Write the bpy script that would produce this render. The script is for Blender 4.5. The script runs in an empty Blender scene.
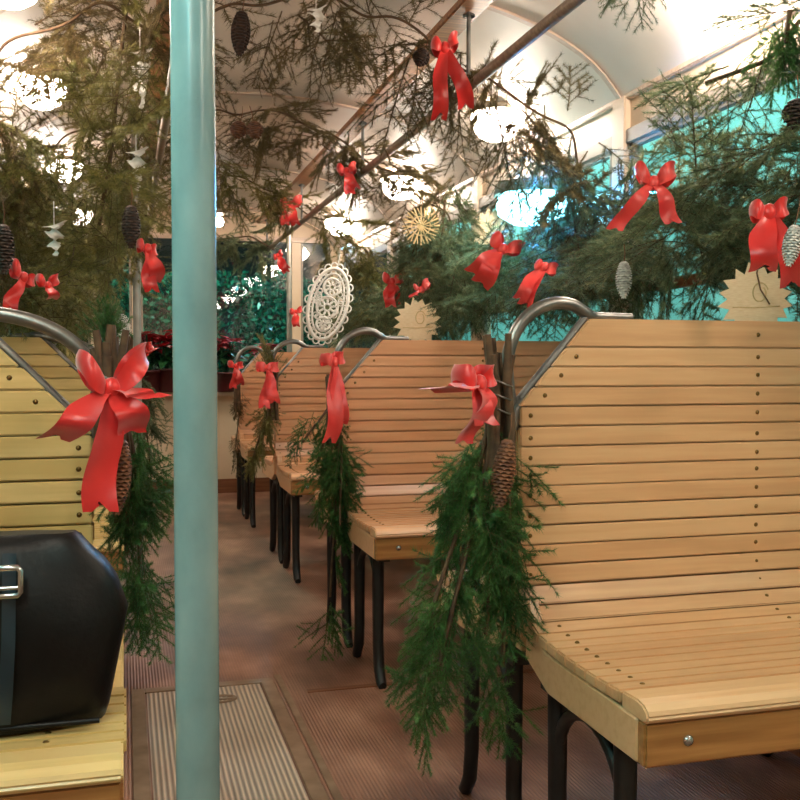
import bpy, bmesh, math, random
import numpy as np
from mathutils import Vector, Matrix, Euler
random.seed(7)
RNG = np.random.default_rng(11)
scn = bpy.context.scene
COL = scn.collection
R = math.radians

# ------------------------------------------------------------------ camera
F = 980.0
CAM = Vector((0.0, 0.0, 0.99))
YAW, PITCH = R(15.7), R(2.0)
cd = bpy.data.cameras.new('camera'); cam = bpy.data.objects.new('camera', cd); COL.objects.link(cam)
cd.sensor_width = 36; cd.lens = 36 * F / 800; cd.clip_start = 0.02
cam.location = CAM; cam.rotation_euler = (R(90) - PITCH, 0, -YAW)
scn.camera = cam
CM = Euler((R(90) - PITCH, 0, -YAW)).to_matrix()

def at(u, v, y):
    "point on the plane y seen at photo position u, v"
    d = CM @ Vector(((u - 400) / F, (400 - v) / F, -1))
    return CAM + d * (y / d.y)

def atx(u, v, x):
    d = CM @ Vector(((u - 400) / F, (400 - v) / F, -1))
    return CAM + d * (x / d.x)

# ------------------------------------------------------------------ object helpers
def tag(o, label=None, cat=None, group=None, kind=None):
    if label: o['label'] = label
    if cat: o['category'] = cat
    if group: o['group'] = group
    if kind: o['kind'] = kind
    return o

def empty(name, loc=(0, 0, 0), rot=(0, 0, 0), sc=1.0):
    o = bpy.data.objects.new(name, None); COL.objects.link(o)
    o.empty_display_size = .05
    o.location = loc; o.rotation_euler = rot
    o.scale = (sc, sc, sc) if not hasattr(sc, '__len__') else sc
    return o

def thing(name, label, cat, loc=(0, 0, 0), rot=(0, 0, 0), sc=1.0, group=None):
    return tag(empty(name, loc, rot, sc), label, cat, group)

def obj(name, me, parent=None):
    o = bpy.data.objects.new(name, me); COL.objects.link(o)
    if parent: o.parent = parent
    return o

def copy_tree(o, parent=None):
    c = o.copy(); COL.objects.link(c); c.parent = parent
    for ch in o.children: copy_tree(ch, c)
    return c

class MB:
    "collects shapes into one mesh"
    def __init__(s): s.v = []; s.f = []; s.m = []; s.sm = []
    def add(s, vs, fs, mi=0, smooth=False):
        b = len(s.v); s.v += [tuple(p) for p in vs]
        s.f += [tuple(i + b for i in f) for f in fs]
        s.m += [mi] * len(fs); s.sm += [smooth] * len(fs)
        return s
    def box(s, a, b, mi=0):
        (x0, y0, z0), (x1, y1, z1) = a, b
        vs = [(x, y, z) for x in (x0, x1) for y in (y0, y1) for z in (z0, z1)]
        return s.add(vs, [(0, 1, 3, 2), (4, 6, 7, 5), (0, 4, 5, 1), (2, 3, 7, 6), (0, 2, 6, 4), (1, 5, 7, 3)], mi)
    def tube(s, pts, r, n=10, mi=0, flat=1.0, closed=False, up=None):
        pts = [Vector(p) for p in pts]; N = len(pts)
        rs = r if hasattr(r, '__len__') else [r] * N
        vs = []; ref = Vector(up) if up else None
        for i, p in enumerate(pts):
            if closed: t = pts[(i + 1) % N] - pts[i - 1]
            else: t = pts[min(i + 1, N - 1)] - pts[max(i - 1, 0)]
            t.normalize()
            if ref is None:
                ref = Vector((0, 0, 1)) if abs(t.z) < .9 else Vector((1, 0, 0))
            a = (ref - t * ref.dot(t)); a.normalize(); b = t.cross(a)
            if not up: ref = a
            for k in range(n):
                w = 2 * math.pi * k / n
                vs.append(p + a * math.cos(w) * rs[i] * flat + b * math.sin(w) * rs[i])
        fs = []
        for i in range(N if closed else N - 1):
            j = (i + 1) % N
            for k in range(n):
                l = (k + 1) % n
                fs.append((i * n + k, i * n + l, j * n + l, j * n + k))
        s.add(vs, fs, mi, True)
        if not closed:
            s.add(vs[:n], [tuple(range(n - 1, -1, -1))], mi); s.add(vs[-n:], [tuple(range(n))], mi)
        return s
    def lathe(s, prof, n=20, mi=0, c=(0, 0, 0)):
        vs = []; fs = []
        for (r, z) in prof:
            for k in range(n):
                w = 2 * math.pi * k / n
                vs.append((c[0] + r * math.cos(w), c[1] + r * math.sin(w), c[2] + z))
        for i in range(len(prof) - 1):
            for k in range(n):
                l = (k + 1) % n
                fs.append((i * n + k, i * n + l, (i + 1) * n + l, (i + 1) * n + k))
        return s.add(vs, fs, mi, True)
    def prism(s, poly, axis, a, b, mi=0):
        "poly = 2D outline, extruded on axis from a to b"
        def p3(p, h):
            return (h, p[0], p[1]) if axis == 'x' else (p[0], h, p[1]) if axis == 'y' else (p[0], p[1], h)
        n = len(poly)
        vs = [p3(p, a) for p in poly] + [p3(p, b) for p in poly]
        fs = [tuple(range(n - 1, -1, -1)), tuple(range(n, 2 * n))] + [(i, (i + 1) % n, n + (i + 1) % n, n + i) for i in range(n)]
        return s.add(vs, fs, mi)
    def mesh(s, name, mats, bevel=0.0, seg=1):
        me = bpy.data.meshes.new(name)
        me.from_pydata(s.v, [], s.f)
        for m in (mats if isinstance(mats, (list, tuple)) else [mats]): me.materials.append(m)
        me.polygons.foreach_set('material_index', s.m); me.polygons.foreach_set('use_smooth', s.sm)
        bm = bmesh.new(); bm.from_mesh(me)
        bmesh.ops.recalc_face_normals(bm, faces=bm.faces)
        if bevel:
            es = [e for e in bm.edges if len(e.link_faces) == 2 and e.calc_face_angle(0) > R(35)]
            bmesh.ops.bevel(bm, geom=es, offset=bevel, segments=seg, affect='EDGES', clamp_overlap=True)
        bm.to_mesh(me); bm.free(); me.update()
        return me
    def build(s, name, mats, parent=None, bevel=0.0, seg=1):
        return obj(name, s.mesh(name, mats, bevel, seg), parent)

# ------------------------------------------------------------------ materials
def s2l(c):
    return tuple(((x / 255) / 12.92 if x / 255 <= .04045 else (((x / 255) + .055) / 1.055) ** 2.4) for x in c) + (1,)

def mat(name, col, rough=.5, metal=0.0, **kw):
    m = bpy.data.materials.new(name); m.use_nodes = True
    b = m.node_tree.nodes['Principled BSDF']
    b.inputs['Base Color'].default_value = s2l(col); b.inputs['Roughness'].default_value = rough
    b.inputs['Metallic'].default_value = metal
    for k, v in kw.items(): b.inputs[k.replace('_', ' ')].default_value = v
    return m

def nodes(m):
    t = m.node_tree; return t.nodes, t.links, t.nodes['Principled BSDF']

def vary(m, cols, scale=(1, 1, 1), nscale=6.0, detail=4, bump=0.0, rand=0.0, bscale=None, pos=None):
    "noise driven colour between cols, optional bump and per-island variation"
    N, L, b = nodes(m)
    tc = N.new('ShaderNodeTexCoord'); mp = N.new('ShaderNodeMapping'); mp.inputs['Scale'].default_value = scale
    L.new(tc.outputs['Object'], mp.inputs[0])
    nz = N.new('ShaderNodeTexNoise'); nz.inputs['Scale'].default_value = nscale; nz.inputs['Detail'].default_value = detail
    rp = N.new('ShaderNodeValToRGB')
    els = rp.color_ramp.elements
    n = len(cols); lo, hi = (.3, .7)
    while len(els) < n: els.new(.5)
    for i, c in enumerate(cols):
        els[i].position = pos[i] if pos else lo + (hi - lo) * i / (n - 1); els[i].color = s2l(c)
    if rand:
        ge = N.new('ShaderNodeNewGeometry')
        ad = N.new('ShaderNodeVectorMath'); ad.operation = 'ADD'
        sc = N.new('ShaderNodeVectorMath'); sc.operation = 'SCALE'; sc.inputs[0].default_value = (37, 91, 53)
        L.new(ge.outputs['Random Per Island'], sc.inputs['Scale'])
        L.new(mp.outputs[0], ad.inputs[0]); L.new(sc.outputs[0], ad.inputs[1]); L.new(ad.outputs[0], nz.inputs['Vector'])
        mr = N.new('ShaderNodeMapRange'); mr.inputs[3].default_value = -rand; mr.inputs[4].default_value = rand
        L.new(ge.outputs['Random Per Island'], mr.inputs[0])
        a2 = N.new('ShaderNodeMath'); a2.operation = 'ADD'
        L.new(nz.outputs[0], a2.inputs[0]); L.new(mr.outputs[0], a2.inputs[1]); L.new(a2.outputs[0], rp.inputs[0])
    else:
        L.new(mp.outputs[0], nz.inputs['Vector']); L.new(nz.outputs[0], rp.inputs[0])
    L.new(rp.outputs[0], b.inputs['Base Color'])
    if bump:
        bp = N.new('ShaderNodeBump'); bp.inputs['Strength'].default_value = bump; bp.inputs['Distance'].default_value = .004
        if bscale:
            n2 = N.new('ShaderNodeTexNoise'); n2.inputs['Scale'].default_value = bscale; n2.inputs['Detail'].default_value = 3
            L.new(tc.outputs['Object'], n2.inputs['Vector']); L.new(n2.outputs[0], bp.inputs['Height'])
        else: L.new(nz.outputs[0], bp.inputs['Height'])
        L.new(bp.outputs[0], b.inputs['Normal'])
    return m

def needle_mat(name, cols):
    m = mat(name, cols[0], .6)
    N, L, b = nodes(m)
    ge = N.new('ShaderNodeNewGeometry'); rp = N.new('ShaderNodeValToRGB')
    els = rp.color_ramp.elements
    while len(els) < len(cols): els.new(.5)
    for i, c in enumerate(cols): els[i].position = i / (len(cols) - 1); els[i].color = s2l(c)
    tc = N.new('ShaderNodeTexCoord'); nz = N.new('ShaderNodeTexNoise'); nz.inputs['Scale'].default_value = 9
    L.new(tc.outputs['Object'], nz.inputs['Vector'])
    mx = N.new('ShaderNodeMath'); mx.operation = 'MULTIPLY_ADD'; mx.inputs[1].default_value = .45
    mr = N.new('ShaderNodeMapRange'); mr.inputs[1].default_value = .3; mr.inputs[2].default_value = .7; mr.inputs[4].default_value = .55
    L.new(nz.outputs[0], mr.inputs[0]); L.new(ge.outputs['Random Per Island'], mx.inputs[0]); L.new(mr.outputs[0], mx.inputs[2])
    L.new(mx.outputs[0], rp.inputs[0]); L.new(rp.outputs[0], b.inputs['Base Color'])
    tr = N.new('ShaderNodeBsdfTranslucent'); L.new(rp.outputs[0], tr.inputs[0])
    ms = N.new('ShaderNodeMixShader'); ms.inputs[0].default_value = .25
    L.new(b.outputs[0], ms.inputs[1]); L.new(tr.outputs[0], ms.inputs[2])
    L.new(ms.outputs[0], N['Material Output'].inputs[0])
    return m

def emit(name, col, st):
    m = mat(name, col, .3)
    b = m.node_tree.nodes['Principled BSDF']
    b.inputs['Emission Color'].default_value = s2l(col); b.inputs['Emission Strength'].default_value = st
    return m

M = {}
def wood(name, cols, rough=.34):
    m = vary(mat(name, cols[0], rough), cols, (1.2, 22, 22), 3.0, 4, .03, .2)
    N, L, b = nodes(m); b.inputs['Coat Weight'].default_value = .35; b.inputs['Coat Roughness'].default_value = .22
    return m
M['wood_tan'] = wood('varnished_tan_wood', [(198, 150, 106), (207, 160, 115), (214, 170, 125)])
M['wood_warm_lit'] = wood('varnished_wood_warm_lit', [(206, 148, 106), (216, 158, 116), (224, 169, 127)])  # same bench wood, tint of the warm lamps put into the colour
M['wood_green_lit'] = wood('varnished_wood_green_lit', [(200, 168, 104), (210, 178, 114), (220, 188, 126)])  # same bench wood, greenish light at left put into its colour
M['rail_wood'] = wood('rail_wood', [(132, 80, 38), (170, 108, 56), (190, 128, 74)], .38)
M['hand_rail'] = wood('dull_handrail', [(104, 84, 70), (126, 104, 88), (144, 122, 104)], .4)
M['ceiling_wood'] = wood('ceiling_strip_wood', [(200, 172, 150), (212, 186, 166), (222, 198, 180)], .45)
M['iron'] = vary(mat('black_cast_iron', (20, 18, 18), .45), [(14, 13, 13), (30, 27, 26)], nscale=20, bump=.1)
M['cast'] = vary(mat('grey_cast_metal', (120, 118, 114), .35, .85), [(96, 95, 93), (150, 148, 144)], nscale=14, bump=.08)
M['brass'] = vary(mat('brass_screw', (120, 92, 50), .35, .9), [(96, 70, 36), (140, 108, 60)], nscale=60)
M['steel'] = vary(mat('steel', (170, 170, 168), .25, .95), [(150, 150, 148), (186, 186, 184)], nscale=30)
M['pole'] = vary(mat('grey_pole_teal_lit', (128, 160, 155), .26), [(108, 132, 134), (122, 146, 147), (134, 156, 156)], (1, 1, .6), 18, 6, .3)  # grey pole, teal light from the left mixed into the base colour
M['thin_pole'] = vary(mat('grey_pole_paint', (150, 146, 138), .35, .3), [(136, 132, 124), (164, 160, 152)], nscale=12)
M['cream'] = vary(mat('cream_ceiling_paint', (224, 208, 194), .42), [(216, 200, 186), (230, 216, 202)], nscale=3, bump=.04)
M['wall'] = vary(mat('cream_wall_paint', (216, 190, 160), .4), [(206, 178, 148), (222, 198, 170)], nscale=3, bump=.04)
M['frame'] = vary(mat('grey_window_rail_paint', (150, 136, 122), .4), [(132, 120, 108), (160, 146, 132)], nscale=6)
M['pillar'] = vary(mat('pillar_paint', (222, 198, 172), .4), [(212, 186, 160), (228, 206, 182)], nscale=4)
M['base'] = vary(mat('brown_skirting', (120, 72, 46), .4), [(104, 60, 38), (134, 84, 54)], (1, 20, 20), 3)
M['ribbon'] = vary(mat('red_satin', (205, 26, 22), .34), [(190, 16, 18), (218, 34, 28)], nscale=12, bump=.1)
_N, _L, _b = nodes(M['ribbon']); _b.inputs['Sheen Weight'].default_value = .5
M['ribbon_pink'] = vary(mat('coral_satin', (222, 64, 62), .34), [(212, 50, 52), (232, 84, 78)], nscale=12, bump=.1)
M['bark'] = vary(mat('twig_bark', (84, 60, 38), .8), [(64, 44, 28), (100, 74, 48)], nscale=40, bump=.3)
M['n_deep'] = needle_mat('deep_green_needles', [(28, 60, 28), (52, 96, 44), (82, 126, 62), (112, 150, 84)])
M['n_olive'] = needle_mat('olive_needles', [(70, 68, 32), (104, 102, 52), (138, 132, 76), (168, 156, 104)])
M['n_brown'] = needle_mat('brownish_needles', [(68, 58, 36), (94, 82, 50), (122, 106, 68), (146, 128, 90)])
M['n_grey'] = needle_mat('grey_green_needles', [(56, 72, 50), (88, 104, 72), (122, 132, 94), (152, 156, 118)])
M['cone'] = vary(mat('cone_scale', (110, 66, 40), .6), [(82, 46, 28), (134, 84, 52)], nscale=60, rand=.2)
M['cone_dark'] = vary(mat('dark_cone_scale', (58, 36, 26), .6), [(40, 26, 20), (76, 48, 34)], nscale=60, rand=.2)
M['cone_white'] = vary(mat('white_cone_scale', (206, 202, 194), .6), [(176, 172, 166), (226, 222, 214)], nscale=60, rand=.2)
M['string'] = vary(mat('cord', (112, 74, 48), .8), [(96, 60, 38), (130, 90, 60)], nscale=80)
M['lace'] = vary(mat('white_lace', (236, 232, 226), .7), [(226, 222, 216), (244, 240, 236)], nscale=60, bump=.3)
M['star'] = vary(mat('pale_wooden_star', (238, 208, 168), .5), [(230, 196, 152), (244, 216, 180)], (1, 1, 8), 6)
M['straw'] = vary(mat('straw', (214, 180, 124), .5), [(196, 158, 104), (228, 198, 146)], nscale=50)
M['leather'] = vary(mat('black_leather', (14, 12, 12), .42, Specular_IOR_Level=.22), [(7, 6, 6), (15, 12, 12)], nscale=10, bump=.12, bscale=160)
M['strap'] = vary(mat('dark_teal_strap', (18, 42, 52), .36), [(8, 26, 36), (16, 42, 54)], nscale=16)
M['petal'] = vary(mat('crimson_bract', (150, 14, 34), .5), [(160, 12, 34), (210, 32, 54)], nscale=20, rand=.2)
M['leafgreen'] = vary(mat('dark_leaf', (22, 60, 30), .4), [(14, 42, 22), (36, 82, 42)], nscale=20, rand=.2)
M['pot'] = vary(mat('dark_red_pot', (70, 20, 24), .4), [(56, 14, 18), (84, 26, 30)], nscale=8)
M['shade'] = vary(mat('lamp_dish_enamel', (150, 138, 122), .3), [(136, 124, 110), (164, 152, 136)], nscale=10)
M['globe'] = emit('warm_opal_glass', (255, 240, 222), 60)
M['bulb'] = emit('white_bulb_glass', (255, 246, 230), 40)
M['cyan_lamp'] = emit('cyan_lamp_glass', (150, 240, 255), 22)
M['teal_wall'] = vary(mat('teal_plaster', (70, 176, 168), .7), [(84, 150, 146), (112, 178, 172), (146, 204, 198)], nscale=1.3, detail=5, bump=.05)
M['night'] = vary(mat('dark_render', (14, 22, 26), .8), [(9, 15, 19), (20, 30, 34)], nscale=2)
M['hatch_frame'] = vary(mat('worn_brass_frame', (120, 96, 74), .38, .6), [(132, 108, 86), (170, 144, 120)], nscale=14)

# floor: brown ribbed lino, ribs run along the aisle
def ribbed(name, cols, pitch, rough, contrast, bump):
    m = vary(mat(name, cols[0], rough), cols, (1, .6, 1), 4.5, 6)
    N, L, b = nodes(m)
    base = b.inputs['Base Color'].links[0].from_socket
    tc = N.new('ShaderNodeTexCoord'); sp = N.new('ShaderNodeSeparateXYZ'); L.new(tc.outputs['Object'], sp.inputs[0])
    mu = N.new('ShaderNodeMath'); mu.operation = 'MULTIPLY'; mu.inputs[1].default_value = 2 * math.pi / pitch
    L.new(sp.outputs[0], mu.inputs[0])
    si = N.new('ShaderNodeMath'); si.operation = 'SINE'; L.new(mu.outputs[0], si.inputs[0])
    mr = N.new('ShaderNodeMapRange'); mr.inputs[1].default_value = -1; mr.inputs[3].default_value = 1 - contrast; mr.inputs[4].default_value = 1
    L.new(si.outputs[0], mr.inputs[0])
    mx = N.new('ShaderNodeMix'); mx.data_type = 'RGBA'; mx.blend_type = 'MULTIPLY'; mx.inputs[0].default_value = 1
    L.new(base, mx.inputs[6]); L.new(mr.outputs[0], mx.inputs[7]); L.new(mx.outputs[2], b.inputs['Base Color'])
    bp = N.new('ShaderNodeBump'); bp.inputs['Strength'].default_value = bump; bp.inputs['Distance'].default_value = .003
    L.new(si.outputs[0], bp.inputs['Height']); L.new(bp.outputs[0], b.inputs['Normal'])
    return m
M['floor'] = ribbed('brown_ribbed_floor', [(92, 60, 46), (140, 96, 76), (182, 136, 112)], .0095, .38, .16, .3)
M['hatch'] = ribbed('ribbed_hatch_plate', [(206, 178, 154), (226, 202, 180), (236, 216, 198)], .0135, .3, .62, .7)
nodes(M['hatch'])[2].inputs['Metallic'].default_value = .1

def glass():
    m = bpy.data.materials.new('window_glass'); m.use_nodes = True
    N, L = m.node_tree.nodes, m.node_tree.links
    N.remove(N['Principled BSDF'])
    t = N.new('ShaderNodeBsdfTransparent'); g = N.new('ShaderNodeBsdfGlossy'); g.inputs['Roughness'].default_value = .02
    x = N.new('ShaderNodeMixShader'); x.inputs[0].default_value = .07
    L.new(t.outputs[0], x.inputs[1]); L.new(g.outputs[0], x.inputs[2]); L.new(x.outputs[0], N['Material Output'].inputs[0])
    return m
M['glass'] = glass()

# ------------------------------------------------------------------ the tram body
XL, XR, Y0, Y1 = -.45, 1.65, -1.9, 7.7
XC = (XL + XR) / 2
def struct(o): o['kind'] = 'structure'; return o

struct(MB().box((XL, Y0, -.04), (XR, Y1, 0)).build('floor', M['floor']))
_pk = [(0, 2.215), (.2, 2.21), (.4, 2.19), (.59, 2.16), (.77, 2.105), (.9, 2.04), (.98, 1.98), (1.03, 1.92), (1.05, 1.885)]
_pa = np.linspace(0, 1.05, 40); _pz = np.interp(_pa, [a for a, _ in _pk], [z for _, z in _pk])
for _ in range(6): _pz[1:-1] = (_pz[:-2] + _pz[1:-1] * 2 + _pz[2:]) / 4
PROF = list(zip(_pa.tolist(), _pz.tolist()))
full = [(-a, z) for a, z in reversed(PROF[1:])] + PROF
def ceil_mesh(y0, y1, off, thick, name, m, parent=None):
    inner = [(XC + a * (1 - off), z - off) for a, z in full]
    outer = [(XC + a * (1 - off), z - off + thick) for a, z in full]
    mb = MB(); n = len(inner); ny = max(2, int((y1 - y0) / .5) + 1); ysx = np.linspace(y0, y1, ny)
    for row in (inner, outer):
        vs = [(x, y, z) for y in ysx for x, z in row]
        mb.add(vs, [(k * n + i, k * n + i + 1, (k + 1) * n + i + 1, (k + 1) * n + i) for k in range(ny - 1) for i in range(n - 1)], 0, True)
    for y in (y0, y1):
        vs = [(x, y, z) for x, z in inner] + [(x, y, z) for x, z in outer]
        mb.add(vs, [(i, i + 1, n + i + 1, n + i) for i in range(n - 1)])
    return mb.build(name, m, parent)
struct(ceil_mesh(Y0, Y1, 0, .03, 'ceiling', M['cream']))
PIL = [0.1, 1.57, 3.04, 4.46, 6.05, 7.55]
trim_n = [0]
def trim(mb, m, bevel=.004):
    trim_n[0] += 1
    return struct(mb.build('trim_%d' % trim_n[0], m, None, bevel, 2))
for y in PIL:
    trim_n[0] += 1
    struct(ceil_mesh(y - .013, y + .013, .008, .008, 'trim_%d' % trim_n[0], M['ceiling_wood']))

# side walls: dado, letterboard above the windows
for side, x, s in (('left', XL, -1), ('right', XR, 1)):
    mb = MB()
    mb.box((x, Y0, 0), (x + s * .04, Y1, .92))
    mb.box((x, Y0, 1.78), (x + s * .04, Y1, 1.92))
    for i, y in enumerate(PIL):
        mb.box((x, y - .055, .92), (x + s * .04, y + .055, 1.78))
    struct(mb.build('wall_' + side, M['wall']))
    for y in PIL:
        trim(MB().box((x, y - .045, .92), (x - s * .025, y + .045, 1.9)), M['pillar'])
    trim(MB().box((x, Y0, 1.885), (x - s * .02, Y1, 1.905)), M['ceiling_wood'])
    trim(MB().box((x, Y0, 1.735), (x - s * .02, Y1, 1.785)), M['frame'])
    trim(MB().box((x, Y0, .9), (x - s * .05, Y1, .935)), M['frame'])
    struct(MB().box((x, Y0, 0), (x - s * .015, Y1, .1)).build('baseboard_' + side, M['base']))
    # framed panels between pillar heads, and the windows
    ys = [Y0] + PIL
    for i in range(len(ys) - 1):
        a, b = ys[i] + .055, ys[i + 1] - .055
        w = empty('window_%d' % (i + 1 + (10 if s < 0 else 0)), (x, (a + b) / 2, .93)); struct(w)
        h = (b - a) / 2
        fr = MB()
        fr.box((-.012, -h, 0), (.012, -h + .03, .82)); fr.box((-.012, h - .03, 0), (.012, h, .82))
        fr.box((-.012, -h, 0), (.012, h, .03)); fr.box((-.012, -h, .79), (.012, h, .82))
        fr.build('window_frame', M['frame'], w, .003)
        MB().box((-.014, -h, .30), (.014, h, .335)).build('crossbar', M['base'], w, .003)
        MB().box((-.002, -h + .02, .02), (.002, h - .02, .8)).build('pane', M['glass'], w)

# end bulkhead of the car
yb = Y1
mb = MB()
mb.box((XL, yb, 0), (XR, yb + .04, .78)); mb.box((XL, yb, 1.98), (XR, yb + .04, 2.3))
for xx, w in ((XL, .06), (-.24, .06), (.06, .06), (1.28, .07), (XR - .06, .06)):
    mb.box((xx, yb, .78), (xx + w, yb + .04, 1.98))
struct(mb.build('wall_back', M['wall']))
trim(MB().box((XL, yb - .02, 1.96), (XR, yb, 2.0)), M['ceiling_wood'])
trim(MB().box((XL, yb - .1, .76), (XR, yb, .79)), M['ceiling_wood'])
struct(MB().box((XL, yb - .015, 0), (XR, yb, .11)).build('baseboard_back', M['base']))
for i, (a, b) in enumerate(((XL + .06, -.24), (-.18, .06), (.12, 1.28), (1.35, XR - .06))):
    w = struct(empty('window_%d' % (21 + i), ((a + b) / 2, yb + .02, .78)))
    h = (b - a) / 2; fr = MB()
    fr.box((-h, -.012, 0), (-h + .02, .012, 1.2)); fr.box((h - .02, -.012, 0), (h, .012, 1.2))
    fr.box((-h, -.012, 0), (h, .012, .02)); fr.box((-h, -.012, 1.18), (h, .012, 1.2))
    fr.build('window_frame', M['frame'], w, .003)
    MB().box((-h + .015, -.002, .015), (h - .015, .002, 1.185)).build('pane', M['glass'], w)
struct(MB().box((XL, Y0 - .04, 0), (XR, Y0, 2.3)).build('wall_front', M['wall']))

# ceiling strips (wooden) and hanging handrails
for xx in (1.05, .15):
    trim(MB().box((xx - .045, Y0, 2.098), (xx + .045, Y1, 2.125)), M['rail_wood'])
for xx, lab in ((1.05, 'long brown wooden handrail hung under ceiling on the right of the aisle'),
                (.15, 'long brown wooden handrail hung under ceiling on the left of the aisle')):
    t = thing('handrail', lab, 'handrail', (xx, 0, 0))
    MB().tube([(0, y, 1.866) for y in np.linspace(Y0 + .1, Y1 - .08, 24)], .016, 12).build('rail', M['hand_rail'], t)
    for y in PIL[1:]:
        MB().tube([(0, y - .1, 2.1), (0, y - .1, 1.866)], .007, 8).lathe([(.02, 0), (.02, .006), (.008, .012)], 12, c=(0, y - .1, 2.084)).build('bracket', M['cast'], t)

# ------------------------------------------------------------------ outside
struct(MB().box((3.6, -3, -1), (3.7, 15, 4.2)).build('outside_wall_right', M['teal_wall']))
struct(MB().box((-2.7, -3, -1), (-2.6, 15, 4.2)).build('outside_wall_left', M['teal_wall']))
struct(MB().box((-2.7, 12.5, -1), (3.7, 12.6, 4.2)).build('outside_wall_back', M['night']))
struct(MB().box((-2.7, -3, -1.05), (3.7, 15, -1)).build('ground', M['night']))

def area(name, loc, rot, size, power, col, sy=None):
    l = bpy.data.lights.new(name, 'AREA'); l.energy = power; l.color = col; l.size = size
    if sy: l.shape = 'RECTANGLE'; l.size_y = sy
    o = bpy.data.objects.new(name, l); COL.objects.link(o); o.location = loc; o.rotation_euler = rot
    return o
def point(name, loc, power, col, r=.08):
    l = bpy.data.lights.new(name, 'POINT'); l.energy = power; l.color = col; l.shadow_soft_size = r
    o = bpy.data.objects.new(name, l); COL.objects.link(o); o.location = loc
    return o
area('outside_fill_right', (2.5, 5, 3.4), (0, R(-50), 0), 1.0, 330, (.62, 1, .92), 14)  # added area light, brightens the wall seen through the right windows
area('outside_fill_left', (-1.5, 5, 3.4), (0, R(50), 0), 1.0, 330, (.62, 1, .92), 14)  # added twin for the left outside wall, no fixture modelled

# ------------------------------------------------------------------ benches
def profile():
    pts = [(0.0, 1.08), (0.0, .62)]
    for k in range(1, 7):
        w = math.pi / 2 * k / 6
        pts.append((.105 - .105 * math.cos(w), .62 - .112 * math.sin(w)))
    pts += [(.2, .503), (.3, .502), (.40, .506), (.435, .506), (.450, .502), (.460, .494), (.464, .484)]
    return pts
PF = profile()
_L = [0.0]
for i in range(len(PF) - 1): _L.append(_L[-1] + math.dist(PF[i], PF[i + 1]))
def pf(s):
    s = min(max(s, 0), _L[-1])
    for i in range(len(PF) - 1):
        if s <= _L[i + 1]:
            k = (s - _L[i]) / (_L[i + 1] - _L[i])
            return (PF[i][0] + (PF[i + 1][0] - PF[i][0]) * k, PF[i][1] + (PF[i + 1][1] - PF[i][1]) * k)
    return PF[-1]
HT = .028            # half thickness of the double backrest
ZC, ZT, CUT = .916, 1.08, .144
CUTS = [(.916, .144)]
def cut(z): zc, c = CUTS[-1]; return c * max(0, min(1, (z - zc) / (ZT - zc)))

def slat_strip(mb, x0, s, W, ybk, f, p, q, cutting, th=.013, extra=0.0):
    "one slat between profile points p and q"
    (d0, z0), (d1, z1) = p, q
    tx, tz = d1 - d0, z1 - z0; l = math.hypot(tx, tz); nx, nz = -tz / l, tx / l   # outward normal
    vs = []
    for (d, z) in (p, q):
        c = cut(z) if cutting else 0
        for inn in (0, 1):
            dd, zz = d - nx * th * inn, z - nz * th * inn
            for t in (c + extra, W): vs.append((x0 + s * t, ybk + f * (HT + dd), zz))
    mb.add(vs, [(0, 1, 5, 4), (2, 6, 7, 3), (0, 2, 3, 1), (4, 5, 7, 6), (0, 4, 6, 2), (1, 3, 7, 5)])

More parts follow.
